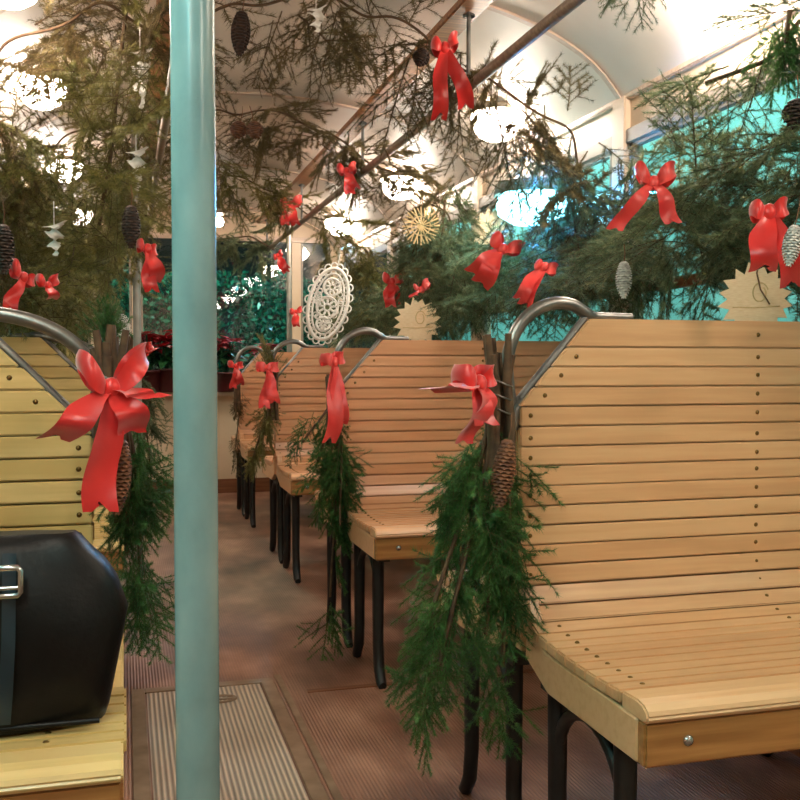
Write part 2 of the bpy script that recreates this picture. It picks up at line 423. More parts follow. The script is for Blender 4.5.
def bench(x0, x1, ybk, wm, label, group, near):
    s = 1 if x1 > x0 else -1; W = abs(x1 - x0)
    t = thing('slatted_bench', label, 'bench', (x0, ybk, 0), group=group)
    CUT, ZC = (.144, .916) if s > 0 else (.2, .88); CUTS.append((ZC, CUT)); EX = 0 if s > 0 else .05
    back = MB(); gap = .0025
    S = _L[-1]
    marks = [0, .055]
    while marks[-1] + .0372 < S - .02: marks.append(marks[-1] + .0372)
    while S - marks[-1] > .03: marks.append(S - .026 if S - marks[-1] > .045 else S)
    if marks[-1] < S: marks.append(S)
    sback = .62 - .0  # arclength at which the back turns into the seat
    split = next(i for i, m in enumerate(marks) if m > .555)
    screws = []
    for f in (-1, 1):
        for i in range(split):
            g = random.uniform(.4, 1.5) * gap / 2
            slat_strip(back, 0, s, W, 0, f, pf(marks[i] + g), pf(marks[i + 1] - g), True, .013, random.uniform(0, .003))
            if f < 0:
                p = pf((marks[i] + marks[i + 1]) / 2 + random.uniform(-.003, .003))
                for tt in ((cut(p[1] + .014) + .022 if i else None), W * .56):
                    if tt is not None: screws.append((s * tt, -HT - p[0], p[1], 0))
    # closing cap on the top between the two slatted faces
    back.box((s * (CUT + .004) if s > 0 else s * W, -HT + .013, 1.062), (s * W if s > 0 else s * (CUT + .004), HT - .013, 1.079))
    back.prism([(s * .006, .47), (s * .006, ZC), (s * (CUT + .012), 1.07), (s * (W - .01), 1.07), (s * (W - .01), .47)], 'y', -.003, .003)
    for tt in (.03, W * .56, W - .04):   # inner uprights
        a, b = sorted((s * (tt - .02), s * (tt + .02)))
        back.box((a, -HT + .013, .45), (b, HT - .013, .90))
    bo = back.build('backrest', wm, t, .0022, 2)
    for f in (-1, 1):
        seat = MB()
        k_nose = next(i for i, m in enumerate(marks) if pf(m)[0] > .355)
        for i in range(split, k_nose):
            g = random.uniform(.25, .9) * gap / 2
            last = False
            slat_strip(seat, -s * EX, s, W + EX, 0, f, pf(marks[i] + g), pf(marks[i + 1] - (0 if last else g)), False, .02, 0 if i > split + 2 else EX * (1 - (i - split) / 3))
            if f < 0:
                p = pf((marks[i] + marks[i + 1]) / 2)
                k = (marks[i] - marks[split]) / (S - marks[split])
                nn = min(1, max(0, k * 1.6))
                for tt in (.05, W * .56):
                    if not last: screws.append((s * tt, -HT - p[0], p[1], nn))
        d0 = pf(marks[k_nose])[0] + .001
        pol = [(d0, .505), (.43, .5065), (.448, .5035), (.459, .4965), (.463, .488), (.460, .480), (.452, .4775), (d0, .4775)]
        a, b = sorted((s * (.004 - EX), s * W))
        nb = MB().prism([(f * (HT + d), z) for d, z in pol], 'x', a, b); seat.add(nb.v, nb.f)
        so = seat.build('seat', wm, t, .003, 2)
        # front rail and the side board that follows the curve of the seat
        y_f = f * (HT + .455); y_g = f * (HT + .432)
        fr = MB(); a, b = sorted((s * (.004 - EX), s * W)); c, d = sorted((y_f, y_g))
        fr.box((a, c, .412), (b, d, .479))
        fro = fr.build('front_rail', M['wood_rail'], t, .004, 2)
        outline = [(f * (HT + .03), .56), (f * (HT + .06), .515), (f * (HT + .11), .482), (f * (HT + .43), .478), (f * (HT + .43), .412), (f * (HT + .12), .412), (f * (HT + .02), .45)]
        sb = MB(); a, b = sorted((s * (.004 - EX), s * (.026 - EX))); sb.prism(outline, 'x', a, b)
        sb.build('side_board', wm, t, .003, 1)
        if f < 0:
            for tt in (.075, W - .1):
                MB().lathe([(.0, -.004), (.006, -.003), (.0085, .001), (.0085, .004)], 12).build('bolt', M['steel'], fro)
                o = fro.children[-1]; o.location = (s * tt, y_f - .001, .447); o.rotation_euler = (R(-90), 0, 0)
        # cast iron leg frames: two legs joined by an arch
        for tt in (.045, W - .06):
            lf = MB(); xx = s * tt
            ya, yc = f * (HT + .075), f * (HT + .325)
            for yy, out in ((ya, -1), (yc, 1)):
                lf.tube([(xx, yy, .41), (xx, yy, .12), (xx, yy + out * f * .012, .05), (xx, yy + out * f * .04, .012), (xx, yy + out * f * .055, .008)],
                        [.0195, .0175, .0175, .016, .013], 8, flat=1.0)
            mid = (ya + yc) / 2; hw = abs(yc - ya) / 2
            lf.tube([(xx, mid + hw * math.cos(w), .27 + .125 * math.sin(w)) for w in np.linspace(0, math.pi, 15)], .012, 8)
            a, b = sorted((xx - .018, xx + .018)); c, d = sorted((f * (HT + .04), f * (HT + .40)))
            lf.box((a, c, .396), (b, d, .413))
            lf.build('leg_frame', M['iron'], t)
    # the cast grab handle on the cut corner
    hd = MB(); P = [(-.004, .908), (-.012, .95), (-.014, 1.0), (-.002, 1.045), (.022, 1.08), (.055, 1.102), (.09, 1.11), (.12, 1.106), (.142, 1.094), (.16, 1.086), (.2, 1.085), (.245, 1.084)]
    if s < 0: P = [(-.006, .9), (-.01, .94), (-.004, .985), (.016, 1.015), (.05, 1.043), (.09, 1.062), (.13, 1.072), (.17, 1.078), (.2, 1.084), (.235, 1.085), (.26, 1.084), (.29, 1.084)]
    Q = []
    for i in range(len(P) - 1):
        for k in np.linspace(0, 1, 4)[:-1]:
            p0 = P[max(i - 1, 0)]; p1 = P[i]; p2 = P[i + 1]; p3 = P[min(i + 2, len(P) - 1)]
            Q.append(tuple(.5 * ((2 * p1[j]) + (-p0[j] + p2[j]) * k + (2 * p0[j] - 5 * p1[j] + 4 * p2[j] - p3[j]) * k * k + (-p0[j] + 3 * p1[j] - 3 * p2[j] + p3[j]) * k ** 3) for j in (0, 1)))
    Q.append(P[-1])
    hd.tube([(s * a, 0, z) for a, z in Q], [.0122] * (len(Q) - 7) + [.008] * 7, 12)
    hd.tube([(s * a, 0, z) for a, z in (((-.004, .905), (.03, .945), (.09, 1.014), (.152, 1.088)) if s > 0 else ((.036, .915), (.08, .96), (.14, 1.022), (.2, 1.084)))], [.011, .0105, .0095, .009] if s > 0 else [.0085] * 4, 12)
    hd.tube([(s * a, -.006, z) for a, z in ((-.004, .87), (.0, .9), (.016, .925))], [.012, .016, .012], 10)
    hd.build('grab_handle', M['cast'], t)
    if near:
        sm = MB().lathe([(0, .0022), (.0032, .0016), (.0046, 0), (.0046, -.002)], 8).mesh('screw', M['brass'])
        for (sx, sy, sz, k) in screws:
            o = obj('screw', sm, bo); o.location = (sx, sy, sz); o.rotation_euler = (R(90 * (1 - k)), 0, 0)
    return t
M['wood_rail'] = wood('seat_rail_wood', [(146, 96, 50), (168, 116, 64), (184, 134, 80)])
BY = [1.72, 3.28, 4.80, 6.39]
rl = ['long tan slatted wooden bench nearest on the right, broad seat facing the camera',
      'second slatted wooden bench on the right of the aisle, partly behind the nearest one',
      'third slatted wooden bench on the right of the aisle, with red bow at its edge',
      'farthest slatted wooden bench on the right of the aisle, before the back wall']
ll = ['yellowish slatted wooden bench at left with black handbag on its seat',
      'second slatted bench on the left, seen through the curved handle of the nearest one',
      'third slatted bench on the left side, behind hanging spruce and the second bench',
      'rearmost slatted bench on the left side, almost hidden behind other benches']
for i, y in enumerate(BY):
    bench(.707, 1.62, y, M['wood_tan'] if i == 0 else M['wood_warm_lit'], rl[i], 'slatted benches right of the aisle', i < 3)
    bench(-.052, -.42, y, M['wood_green_lit'], ll[i], 'slatted benches left of the aisle', i < 1)

# ------------------------------------------------------------------ poles
def pole(x, y, r, z0, z1, label, m, flange=True):
    t = thing('grab_pole', label, 'pole', (x, y, 0))
    MB().tube([(0, 0, z) for z in np.linspace(z0, z1, 12)], r, 28).build('shaft', m, t)
    for z, d in ((z0, 1), (z1, -1)):
        MB().lathe([(r * 2.1, 0), (r * 2.1, d * .008), (r * 1.3, d * .014), (r * 1.02, d * .03)], 24, c=(0, 0, z)).build('flange', m, t)
    return t
pole(.064, .94, .0205, 0, 2.17, 'thick teal-tinted grey grab pole standing in the foreground', M['pole'])
pole(.055, 4.42, .017, 0, 2.13, 'thin grey grab pole behind big red bow on the left bench', M['thin_pole'])
p = at(289, 300, 7.2); pole(p.x, 7.2, .018, 0, 2.13, 'thin grey grab pole before the back wall, above the far right bench', M['thin_pole'])

# ------------------------------------------------------------------ floor hatch
t = thing('floor_hatch', 'ribbed metal floor hatch with frame in the aisle beside the teal pole', 'hatch', (.225, 2.5, 0))
mb = MB()
mb.box((-.215, -.56, .0), (-.175, .56, .006)); mb.box((.175, -.56, .0), (.215, .56, .006)); mb.box((-.175, .52, 0), (.175, .56, .006)); mb.box((-.175, -.56, 0), (.175, -.52, .006))
mb.build('frame', M['hatch_frame'], t, .0015)
MB().box((-.17, -.515, 0), (.17, .515, .004)).build('plate', M['hatch'], t)
hb = MB(); hb.tube([(.03 + .055 * math.cos(w), .40 + .03 * math.sin(w), .006) for w in np.linspace(0, 2 * math.pi, 25)[:-1]], .004, 6, closed=True)
hb.box((-.02, .394, .002), (.08, .406, .008)); hb.build('lift_handle', M['hatch_frame'], t)
# plain seams on the floor
trim(MB().box((.452, 1.6, 0), (.47, 3.09, .004)), M['hatch_frame'], 0)
trim(MB().box((.525, 2.9, 0), (XR, 2.925, .003)), M['base'], 0)

# ------------------------------------------------------------------ lamps
def lamp(x, y, z, label, r=.095):
    t = thing('ceiling_lamp', label, 'lamp', (x, y, z), group='opal lamps along the ceiling')
    MB().lathe([(r * .5, r * .86), (r * .95, r * .78), (r * 1.04, r * .62), (r * .98, r * .5)], 28).build('rim', M['shade'], t)
    MB().lathe([(r * .97, r * .55), (r, r * .35), (r * .93, 0), (r * .74, -r * .3), (r * .45, -r * .5), (0.001, -r * .58)], 28).build('globe', M['globe'], t)
LY = [-.6, .82, 2.31, 3.8, 5.27, 6.85]
rn = [None, None, 'opal lamp in upper right corner of ceiling above the window', 'opal lamp on ceiling, next one behind the corner lamp at right', 'glowing lamp above the window line, left of the blue lit window', 'farthest lamp over the right windows near the back wall']
for i, y in enumerate(LY):
    lamp(1.48, y, 1.97, rn[i] or (('opal ceiling lamp above the right wall %s' % ('beside the teal pole' if i else 'at the front end of the car'))), .105)
ln = [None, None, 'bright lamp at the upper left corner behind spruce garland', 'lamp shining through the spruce garland at left, second from camera', 'lamp shining through the left garland, third from camera', 'lamp at the far left end of the ceiling']
for i, y in enumerate(LY):
    lamp(-.28, y if i != 2 else 2.75, 1.97, ln[i] or (('opal ceiling lamp above the left wall %s' % ('beside the teal pole' if i else 'at the front end of the car'))), .09)
p = at(219, 222, 6.9)
t = thing('pendant_lamp', 'small round bulb under a dark dish shade near the back wall', 'lamp', (p.x, p.y, p.z))
MB().lathe([(.001, .034), (.022, .028), (.034, 0), (.022, -.028), (.001, -.034)], 20).build('bulb', M['bulb'], t)
MB().lathe([(.02, .06), (.05, .07), (.115, .06), (.12, .052), (.05, .055), (.02, .04)], 24).build('shade', M['shade'], t)
MB().tube([(0, 0, .06), (0, 0, 2.205 - p.z)], .008, 8).build('stem', M['cast'], t)

# the cyan lamp in the second window
p = atx(532, 205, 1.5)
t = thing('window_lamp', 'bright cyan lamp hanging in the second right window amid the spruce', 'lamp', (p.x, p.y, p.z), (0, 0, R(20)), 1.5)
MB().lathe([(.001, .05), (.05, .047), (.085, .025), (.09, 0), (.085, -.025), (.05, -.047), (.001, -.05)], 24).build('diffuser', M['cyan_lamp'], t)
MB().lathe([(.03, .046), (.085, .036), (.098, .022), (.095, .05), (.03, .068)], 24).build('hood', M['frame'], t)
MB().tube([(0, 0, .06), (.02, 0, .1), (.1, 0, .1)], .006, 8).build('arm', M['cast'], t)
sl = bpy.data.lights.new('blue_flare_spot', 'SPOT'); sl.energy = 130; sl.color = (.05, .42, 1); sl.spot_size = R(95); sl.spot_blend = .8; sl.shadow_soft_size = .05  # added spot, tints the spruce blue where the lens flare falls
so_ = bpy.data.objects.new('blue_flare_spot', sl); COL.objects.link(so_); so_.location = (p.x - .12, p.y - .16, p.z + .0)
so_.rotation_euler = (Vector((1.42, 2.75, 1.42)) - so_.location).to_track_quat('-Z', 'Y').to_euler()


# ------------------------------------------------------------------ spruce
def make_spray(seed, L=.32, pairs=8, nl=.017, step=.0042, droop=.16, per=2, hang=.25):
    r = np.random.default_rng(seed)
    P = []; T = []; paths = []
    n = 14
    tt = np.linspace(0, 1, n)
    side = r.uniform(-.12, .12)
    main = np.stack([tt * L, side * L * tt ** 2, -droop * L * tt ** 2], 1)
    paths.append((main, .0028, .0009))
    for i in range(pairs):
        for s in (-1, 1):
            u = .08 + .86 * (i + r.uniform(.1, .9)) / pairs
            b = np.array([np.interp(u, tt, main[:, k]) for k in range(3)])
            a = math.radians(r.uniform(38, 62)) * s
            l = L * (1.05 - u) * r.uniform(.42, .66) + .03
            d = np.array([math.cos(a), math.sin(a), r.uniform(-.25, .15)])
            m = 8; q = np.linspace(0, 1, m)[:, None]
            pth = b + d * l * q + np.array([.22 * l, 0, -hang * l]) * q ** 2
            paths.append((pth, .0016, .0007))
            if l > .13:
                for s2 in (-1, 1):
                    u2 = r.uniform(.25, .6); b2 = b + d * l * u2
                    a2 = a + s2 * math.radians(r.uniform(35, 55)); l2 = l * r.uniform(.35, .5)
                    d2 = np.array([math.cos(a2), math.sin(a2), r.uniform(-.3, .1)])
                    paths.append((b2 + d2 * l2 * q + np.array([0, 0, -hang * l2]) * q ** 2, .0013, .0006))
    V = []; Fq = []; base = 0; tubes_v = []; tubes_f = []; tb = 0
    for pth, r0, r1 in paths:
        seg = np.diff(pth, axis=0); ln = np.linalg.norm(seg, axis=1); cum = np.r_[0, np.cumsum(ln)]
        k = max(4, int(cum[-1] / step)) * per
        s = np.sort(r.uniform(.0, cum[-1], k))
        pos = np.stack([np.interp(s, cum, pth[:, j]) for j in range(3)], 1)
        idx = np.clip(np.searchsorted(cum, s) - 1, 0, len(seg) - 1)
        dr = seg[idx] / ln[idx][:, None]
        up = np.tile([0, 0, 1.0], (k, 1)); sd = np.cross(dr, up); sd /= np.linalg.norm(sd, axis=1)[:, None] + 1e-9
        up = np.cross(sd, dr)
        az = r.uniform(0, 2 * np.pi, k)
        rad = sd * np.cos(az)[:, None] * 1.15 + up * (np.sin(az) * .8 + .15)[:, None]
        an = np.radians(r.uniform(42, 74, k))[:, None]
        nd = dr * np.cos(an) + rad * np.sin(an)
        ll_ = nl * r.uniform(.7, 1.15, k)[:, None]
        w = np.cross(nd, dr); w /= np.linalg.norm(w, axis=1)[:, None] + 1e-9
        w = w * .0012
        V.append(np.concatenate([pos - w, pos + w, pos + nd * ll_], 1).reshape(-1, 3))
        # twig as a three sided tapering prism
        m = len(pth); rr = np.linspace(r0, r1, m)
        t = np.gradient(pth, axis=0); t /= np.linalg.norm(t, axis=1)[:, None]
        a = np.cross(t, [0, 0, 1.0]); a /= np.linalg.norm(a, axis=1)[:, None] + 1e-9; b = np.cross(t, a)
        for k3 in range(3):
            w3 = 2 * np.pi * k3 / 3
            tubes_v.append(pth + (a * np.cos(w3) + b * np.sin(w3)) * rr[:, None])
        for i in range(m - 1):
            for k3 in range(3):
                l3 = (k3 + 1) % 3
                A, B, C, D = tb + k3 * m + i, tb + l3 * m + i, tb + l3 * m + i + 1, tb + k3 * m + i + 1
                tubes_f += [(A, B, C), (A, C, D)]
        tb += 3 * m
    V = np.concatenate(V); tv = np.concatenate(tubes_v)
    nt = len(V) // 3
    faces = np.concatenate([np.arange(len(V)).reshape(-1, 3), np.array(tubes_f) + len(V)])
    mi = np.r_[np.zeros(nt, int), np.ones(len(tubes_f), int)]
    return np.concatenate([V, tv]), faces, mi

SPR = [make_spray(i, pairs=5, nl=.022, step=.0034, per=3, hang=.12, droop=.12) for i in range(7)]                        # ordinary sprays
SPL = [make_spray(50 + i, pairs=5, droop=.2, hang=.2, per=3, nl=.022, step=.0034) for i in range(5)]   # limp hanging sprays
SPD = [make_spray(90 + i, L=.34, pairs=5, step=.0022, nl=.021, hang=.12, per=3) for i in range(6)]   # dense ones for the bench bunches

def tri_mesh(name, V, Fc, mi, mats):
    me = bpy.data.meshes.new(name)
    me.vertices.add(len(V)); me.vertices.foreach_set('co', V.astype(np.float32).ravel())
    me.loops.add(len(Fc) * 3); me.loops.foreach_set('vertex_index', Fc.astype(np.int32).ravel())
    me.polygons.add(len(Fc)); me.polygons.foreach_set('loop_start', np.arange(0, len(Fc) * 3, 3, dtype=np.int32))
    for m in mats: me.materials.append(m)
    me.polygons.foreach_set('material_index', mi.astype(np.int32))
    me.update(calc_edges=True)
    return me

class Foliage:
    def __init__(s): s.V = []; s.F = []; s.M = []; s.n = 0
    def raw(s, V, F, mi):
        s.V.append(V); s.F.append(F + s.n); s.M.append(mi); s.n += len(V)
    def spray(s, pos, axis, up, scale, lib):
        V, F_, mi = lib[RNG.integers(len(lib))]
        x = np.array(axis, float); x /= np.linalg.norm(x)
        u = np.array(up, float); y = np.cross(u, x)
        if np.linalg.norm(y) < 1e-3: y = np.cross([.3, .9, .1], x)
        y /= np.linalg.norm(y); z = np.cross(x, y)
        A = np.stack([x, y, z])
        s.raw(V * scale @ A + np.array(pos), F_, mi)
    def stem(s, pts, r=.006):
        mb = MB().tube(pts, r, 5)
        F_ = []
        for f in mb.f:
            for k in range(1, len(f) - 1): F_.append((f[0], f[k], f[k + 1]))
        s.raw(np.array(mb.v, float), np.array(F_), np.ones(len(F_), int))
    def build(s, name, nm, parent=None, origin=(0, 0, 0)):
        V = np.concatenate(s.V) - np.array(origin)
        o = obj(name, tri_mesh(name, V, np.concatenate(s.F), np.concatenate(s.M), [nm, M['bark']]), parent)
        return o

def path_sample(pts, step=.02):
    pts = np.array(pts, float); seg = np.diff(pts, axis=0); ln = np.linalg.norm(seg, axis=1); cum = np.r_[0, np.cumsum(ln)]
    s = np.arange(0, cum[-1], step)
    # smooth by averaging a fine linear resample
    q = np.stack([np.interp(s, cum, pts[:, k]) for k in range(3)], 1)
    for _ in range(4):
        q[1:-1] = (q[:-2] + 2 * q[1:-1] + q[2:]) / 4
    return q

XLIM = (XL + .03, XR - .02)
def garland(pts, per_m, nm, label, jitter=.04, scale=(.6, 1.0), along=.8, spread=.8, down=.35, lib=None, name='spruce_garland', group=None, dens=None, ylim=None):
    q = path_sample(pts); f = Foliage()
    lib = lib or SPR
    L = len(q) * .02
    qs = q + np.stack([.02 * np.sin(np.arange(len(q)) * .31), .025 * np.sin(np.arange(len(q)) * .23 + 1), .018 * np.sin(np.arange(len(q)) * .4)], 1)
    f.stem(qs, .0045)
    n = int(L * per_m)
    for i in range(n):
        k = RNG.integers(1, len(q) - 1)
        if dens is not None and RNG.random() > dens(q[k]): continue
        tg = q[k + 1] - q[k - 1]; tg /= np.linalg.norm(tg) + 1e-9
        rd = RNG.normal(size=3); rd -= tg * rd.dot(tg); rd /= np.linalg.norm(rd) + 1e-9
        ax = tg * RNG.choice([-1, 1]) * along * RNG.uniform(.2, 1) + rd * spread * RNG.uniform(.3, 1) + np.array([0, 0, -down * RNG.uniform(.3, 1.6)])
        ax /= np.linalg.norm(ax)
        sc = RNG.uniform(*scale); p0 = q[k] + RNG.normal(size=3) * jitter
        tip = p0 + ax * .3 * sc
        for j in range(2):     # keep sprays inside the car
            if tip[0] > XLIM[1]: ax[0] -= (tip[0] - XLIM[1]) / (.3 * sc)
            if tip[0] < XLIM[0]: ax[0] += (XLIM[0] - tip[0]) / (.3 * sc)
            zc = np.interp(abs(tip[0] - XC), [a for a, _ in PROF], [z for _, z in PROF]) - .03
            if tip[2] > zc: ax[2] -= (tip[2] - zc) / (.3 * sc)
            tip = p0 + ax * .3 * sc
        f.spray(p0, ax, (RNG.normal() * .5, RNG.normal() * .5, 1), sc, lib)
    c = q[len(q) // 2]
    o = f.build(name, nm, None, c); o.location = c
    return tag(o, label, 'garland', group)

# garlands over the ceiling from wall to wall, one under each rib
def arch_path(y, sag=0.0, low=1.3):
    return [(-.37, y, low), (-.38, y, 1.6), (-.33, y, 1.86), (-.1, y, 2.03), (.15, y, 1.99), (.38, y, 2.1 - sag), (.6, y, 2.13), (.82, y, 2.09 - sag), (1.05, y, 1.95), (1.25, y - .02, 1.86), (1.42, y - .02, 1.72), (1.55, y - .03, 1.52), (1.58, y - .03, 1.3)]
G = 'spruce garlands arching over the aisle'
garland(arch_path(3.0, .02, 1.2), 44, M['n_brown'], 'nearest spruce garland arching across the ceiling from wall to wall', .05, (.65, 1.1), .6, .8, .4, SPL + SPR[:3], group=G, dens=lambda p: .95 if p[0] > .9 else .42)
garland(arch_path(4.42), 29, M['n_brown'], 'second spruce garland arching over the aisle, behind the nearest arch', .05, (.6, 1.05), .6, .8, .4, SPL + SPR[:3], group=G)
garland(arch_path(6.0), 34, M['n_olive'], 'third spruce garland arching over the aisle before the back wall', .05, (.6, 1.05), .6, .8, .4, SPL + SPR[:3], group=G)
# along the windows
GW = 'spruce garlands along the windows'
def win(y0, y1, x, zs):
    n = len(zs); return [(x, y0 + (y1 - y0) * i / (n - 1), z) for i, z in enumerate(zs)]
garland(win(1.25, 2.95, 1.53, [1.44, 1.42, 1.38, 1.4, 1.42]), 76, M['n_grey'], 'thick spruce garland along the nearest right window above the front bench', .085, (.6, 1.0), .7, .8, .3, group=GW)
garland(win(3.0, 4.4, 1.53, [1.44, 1.38, 1.38, 1.42]), 84, M['n_grey'], 'spruce garland along the blue lit second right window', .07, (.6, 1.0), .7, .8, .3, group=GW)
garland(win(4.45, 6.0, 1.53, [1.42, 1.36, 1.36, 1.42]), 56, M['n_grey'], 'spruce garland along the third right window', .06, (.6, 1.0), .7, .8, .4, group=GW)
garland(win(6.05, 7.5, 1.53, [1.42, 1.36, 1.38, 1.5]), 40, M['n_grey'], 'spruce garland along the farthest right window', .05, (.6, .9), .7, .8, .4, group=GW)
garland(win(2.9, 4.5, -.34, [1.55, 1.4, 1.36, 1.5]), 64, M['n_olive'], 'spruce garland along the left window nearest the camera', .07, (.7, 1.05), .7, .8, .4, group=GW)
garland(win(4.5, 6.0, -.34, [1.5, 1.38, 1.38, 1.5]), 50, M['n_olive'], 'spruce garland along the middle window on the left', .06, (.6, 1.0), .7, .8, .4, group=GW)
garland(win(6.05, 7.5, -.34, [1.5, 1.38, 1.38, 1.5]), 36, M['n_olive'], 'spruce garland along the farthest window on the left', .05, (.6, .9), .7, .8, .4, group=GW)
# on the near ends: bunches
def bunch(points, n, nm, label, axis, scale, lib, name='spruce_bunch', spread=.5, jit=.03):
    f = Foliage(); pts = np.array(points, float)
    q = path_sample(pts, .015); f.stem(q, .006)
    for i in range(n):
        k = RNG.integers(0, len(q))
        a = np.array(axis, float) + RNG.normal(size=3) * spread
        f.spray(q[k] + RNG.normal(size=3) * jit, a, RNG.normal(size=3), RNG.uniform(*scale), lib)
    o = f.build(name, nm, None, q[0]); o.location = q[0]
    return tag(o, label, 'greenery')
bunch([at(128, -6, 3.0), at(120, 60, 2.98), at(110, 160, 2.97), at(95, 250, 2.96)], 30, M['n_olive'], 'bushy olive spruce branches hanging at upper left around the crochet icicles', (0, 0, -.6), (.6, 1.0), SPL + SPR[:2], 'spruce_bunch', .6, .05)
bunch([at(131, 150, 4.4), at(130, 260, 4.4)], 26, M['n_olive'], 'spruce branches tied around the thin grey pole at left', (0, 0, -.5), (.6, .9), SPL, 'spruce_bunch', .5, .03)
bunch([at(600, -60, 1.9), at(626, -45, 1.9), at(650, -60, 1.9)], 4, M['n_grey'], 'few spruce twigs hanging from the ceiling at the upper right', (0, 0, -.9), (.34, .5), SPL, 'spruce_sprig', .35, .02)
bunch([at(800, 20, 2.0), at(770, 60, 2.05), at(700, 85, 2.2)], 9, M['n_grey'], 'spruce branch crossing the cream panel above the nearest right window', (-.3, .6, -.5), (.5, .8), SPR, 'spruce_bunch', .55, .02)
bunch([at(790, 10, 1.95), at(786, 45, 1.95)], 12, M['n_deep'], 'dark tuft of spruce hanging at the right edge below the corner lamp', (0, 0, -.8), (.3, .45), SPD, 'spruce_tuft', .4, .015)
bunch([at(215, 240, 7.3), at(250, 236, 7.3), at(275, 250, 7.3)], 16, M['n_grey'], 'pale spruce branch hanging over the top of the back window', (0, 0, -.6), (.7, 1.0), SPL, 'spruce_bunch', .5, .02)
bunch([at(445, 200, 4.3), at(440, 260, 4.3)], 26, M['n_grey'], 'dense spruce bunch on the pillar left of the second right window', (0, 0, -.7), (.8, 1.2), SPL, 'spruce_bunch', .4, .05)

# bunches tied to the bench ends
def swag(base, tips, n, label, lib=SPD, scale=(.55, .95), stalk=True, nm='n_deep', up=0, wires=True):
    "base: tie point; tips: list of (point, weight) where the sprays reach down to"
    base = Vector(base)
    t = thing('spruce_swag', label, 'greenery', base)
    f = Foliage()
    for tip, w, m in tips:
        tip = Vector(tip); d = tip - base; ln = d.length
        pts = [base + d * k + Vector((math.sin(k * 5 + w) * .015, math.cos(k * 4) * .015, .06 * ln * math.sin(k * math.pi))) for k in np.linspace(0, 1, 12)]
        f.stem([tuple(p) for p in pts[:10]], .004)
        for i in range(m):
            k = RNG.uniform(.16, .86) ** .85
            p0 = base + d * k + Vector((math.sin(k * 5 + w) * .015, math.cos(k * 4) * .015, .06 * ln * math.sin(k * math.pi)))
            a = np.array(d.normalized()) * 1.0 + RNG.normal(size=3) * w
            f.spray(np.array(p0) + RNG.normal(size=3) * .012, a, RNG.normal(size=3), RNG.uniform(*scale) * min(1.0, .35 + ln * .9) * (1.1 - .45 * k), lib)
    if up:
        for i in range(up):
            f.spray(np.array(base), np.array([RNG.normal() * .12, RNG.normal() * .1, 1]), RNG.normal(size=3), RNG.uniform(.5, .8), lib)
    f.build('branches', M[nm], t, base)
    if stalk:
        sm = MB()
        for i in range(9):
            a = random.uniform(-.02, .025); b = random.uniform(-.018, .018); l = random.uniform(.03, .085); c = random.uniform(-.015, .015)
            sm.tube([(a, b, -.17), (a * .8, b * .8, -.06), (a * .7 + c * .3, b * .7, 0), (a + c, b, l)], [.008, .0095, .009, .006], 7)
        sm.build('stalks', M['bark'], t)
    if wires:
        for z in (-.005, -.03, -.055):
            MB().tube([(.027 * math.cos(w), .024 * math.sin(w), z + .006 * math.sin(w * 2)) for w in np.linspace(0, 2 * math.pi, 21)[:-1]], .0016, 6, closed=True).build('wire', M['cast'], t)
    return t
y = 1.64
swag(at(498, 380, y), [(at(505, 600, y), .07, 7), (at(508, 740, y), .08, 9), (at(458, 520, 1.66), .1, 4), (at(415, 700, 1.58), .16, 9), (at(430, 750, 1.56), .12, 8), (at(488, 700, 1.62), .14, 9), (at(450, 640, 1.62), .14, 5)],
     0, 'big drooping green spruce bunch tied to the end of the nearest right bench', scale=(.5, .8))
swag(at(108, 375, 1.68), [(at(128, 560, 1.7), .07, 8), (at(158, 660, 1.72), .07, 12), (at(140, 600, 1.7), .08, 8)], 0, 'green spruce bunch hanging from the left bench below the big red bow', scale=(.45, .7))
bunch([at(108, 372, 1.75), at(106, 330, 1.75)], 5, M['n_deep'], 'short upright spruce twig standing above the big red bow', (0, 0, 1), (.22, .32), SPD, 'spruce_sprig', .15, .004)
swag(at(333, 395, 3.2), [(at(325, 520, 3.2), .16, 12), (at(345, 560, 3.15), .14, 9), (at(333, 650, 3.2), .08, 10), (at(300, 455, 3.15), .16, 4), (at(318, 480, 3.2), .2, 6)], 0, 'spruce bunch hanging from the edge of the second right bench', scale=(.55, .85), wires=False)
swag(at(272, 385, 4.72), [(at(262, 460, 4.72), .12, 8), (at(250, 485, 4.6), .14, 8)], 0, 'spruce bunch hanging from the edge of the third right bench', scale=(.55, .85), up=3, nm='n_olive', wires=False)
swag(at(237, 385, 6.3), [(at(236, 430, 6.3), .1, 7), (at(237, 470, 6.3), .1, 4)], 0, 'thin brown spruce bunch on the edge of the farthest right bench', scale=(.5, .7), nm='n_brown', wires=False)
swag(at(127, 352, 4.76), [(at(152, 440, 4.72), .2, 12), (at(158, 480, 4.72), .2, 10), (at(140, 470, 4.72), .15, 6)], 0, 'spruce bunch hanging left of the teal pole, on the third left bench', scale=(.5, .8), nm='n_grey', wires=False)

# ------------------------------------------------------------------ ribbon bows
def ribbon(path, widths, thick=.0, curl=0.0, nw=5):
    "strip along path; widths = (width, width direction) per point"
    mb = MB(); vs = []; n = len(path)
    for i, p in enumerate(path):
        p = Vector(p); w, d = widths[i]; d = Vector(d).normalized()
        t = Vector(path[min(i + 1, n - 1)]) - Vector(path[max(i - 1, 0)])
        nrm = t.cross(d); nrm = nrm.normalized() if nrm.length > 1e-6 else Vector((0, 1, 0))
        for k in range(nw):
            a = k / (nw - 1) - .5
            vs.append(p + d * w * a + nrm * curl * w * (4 * a * a - .4))
    fs = [(i * nw + k, i * nw + k + 1, (i + 1) * nw + k + 1, (i + 1) * nw + k) for i in range(n - 1) for k in range(nw - 1)]
    return mb.add(vs, fs, 0, True)

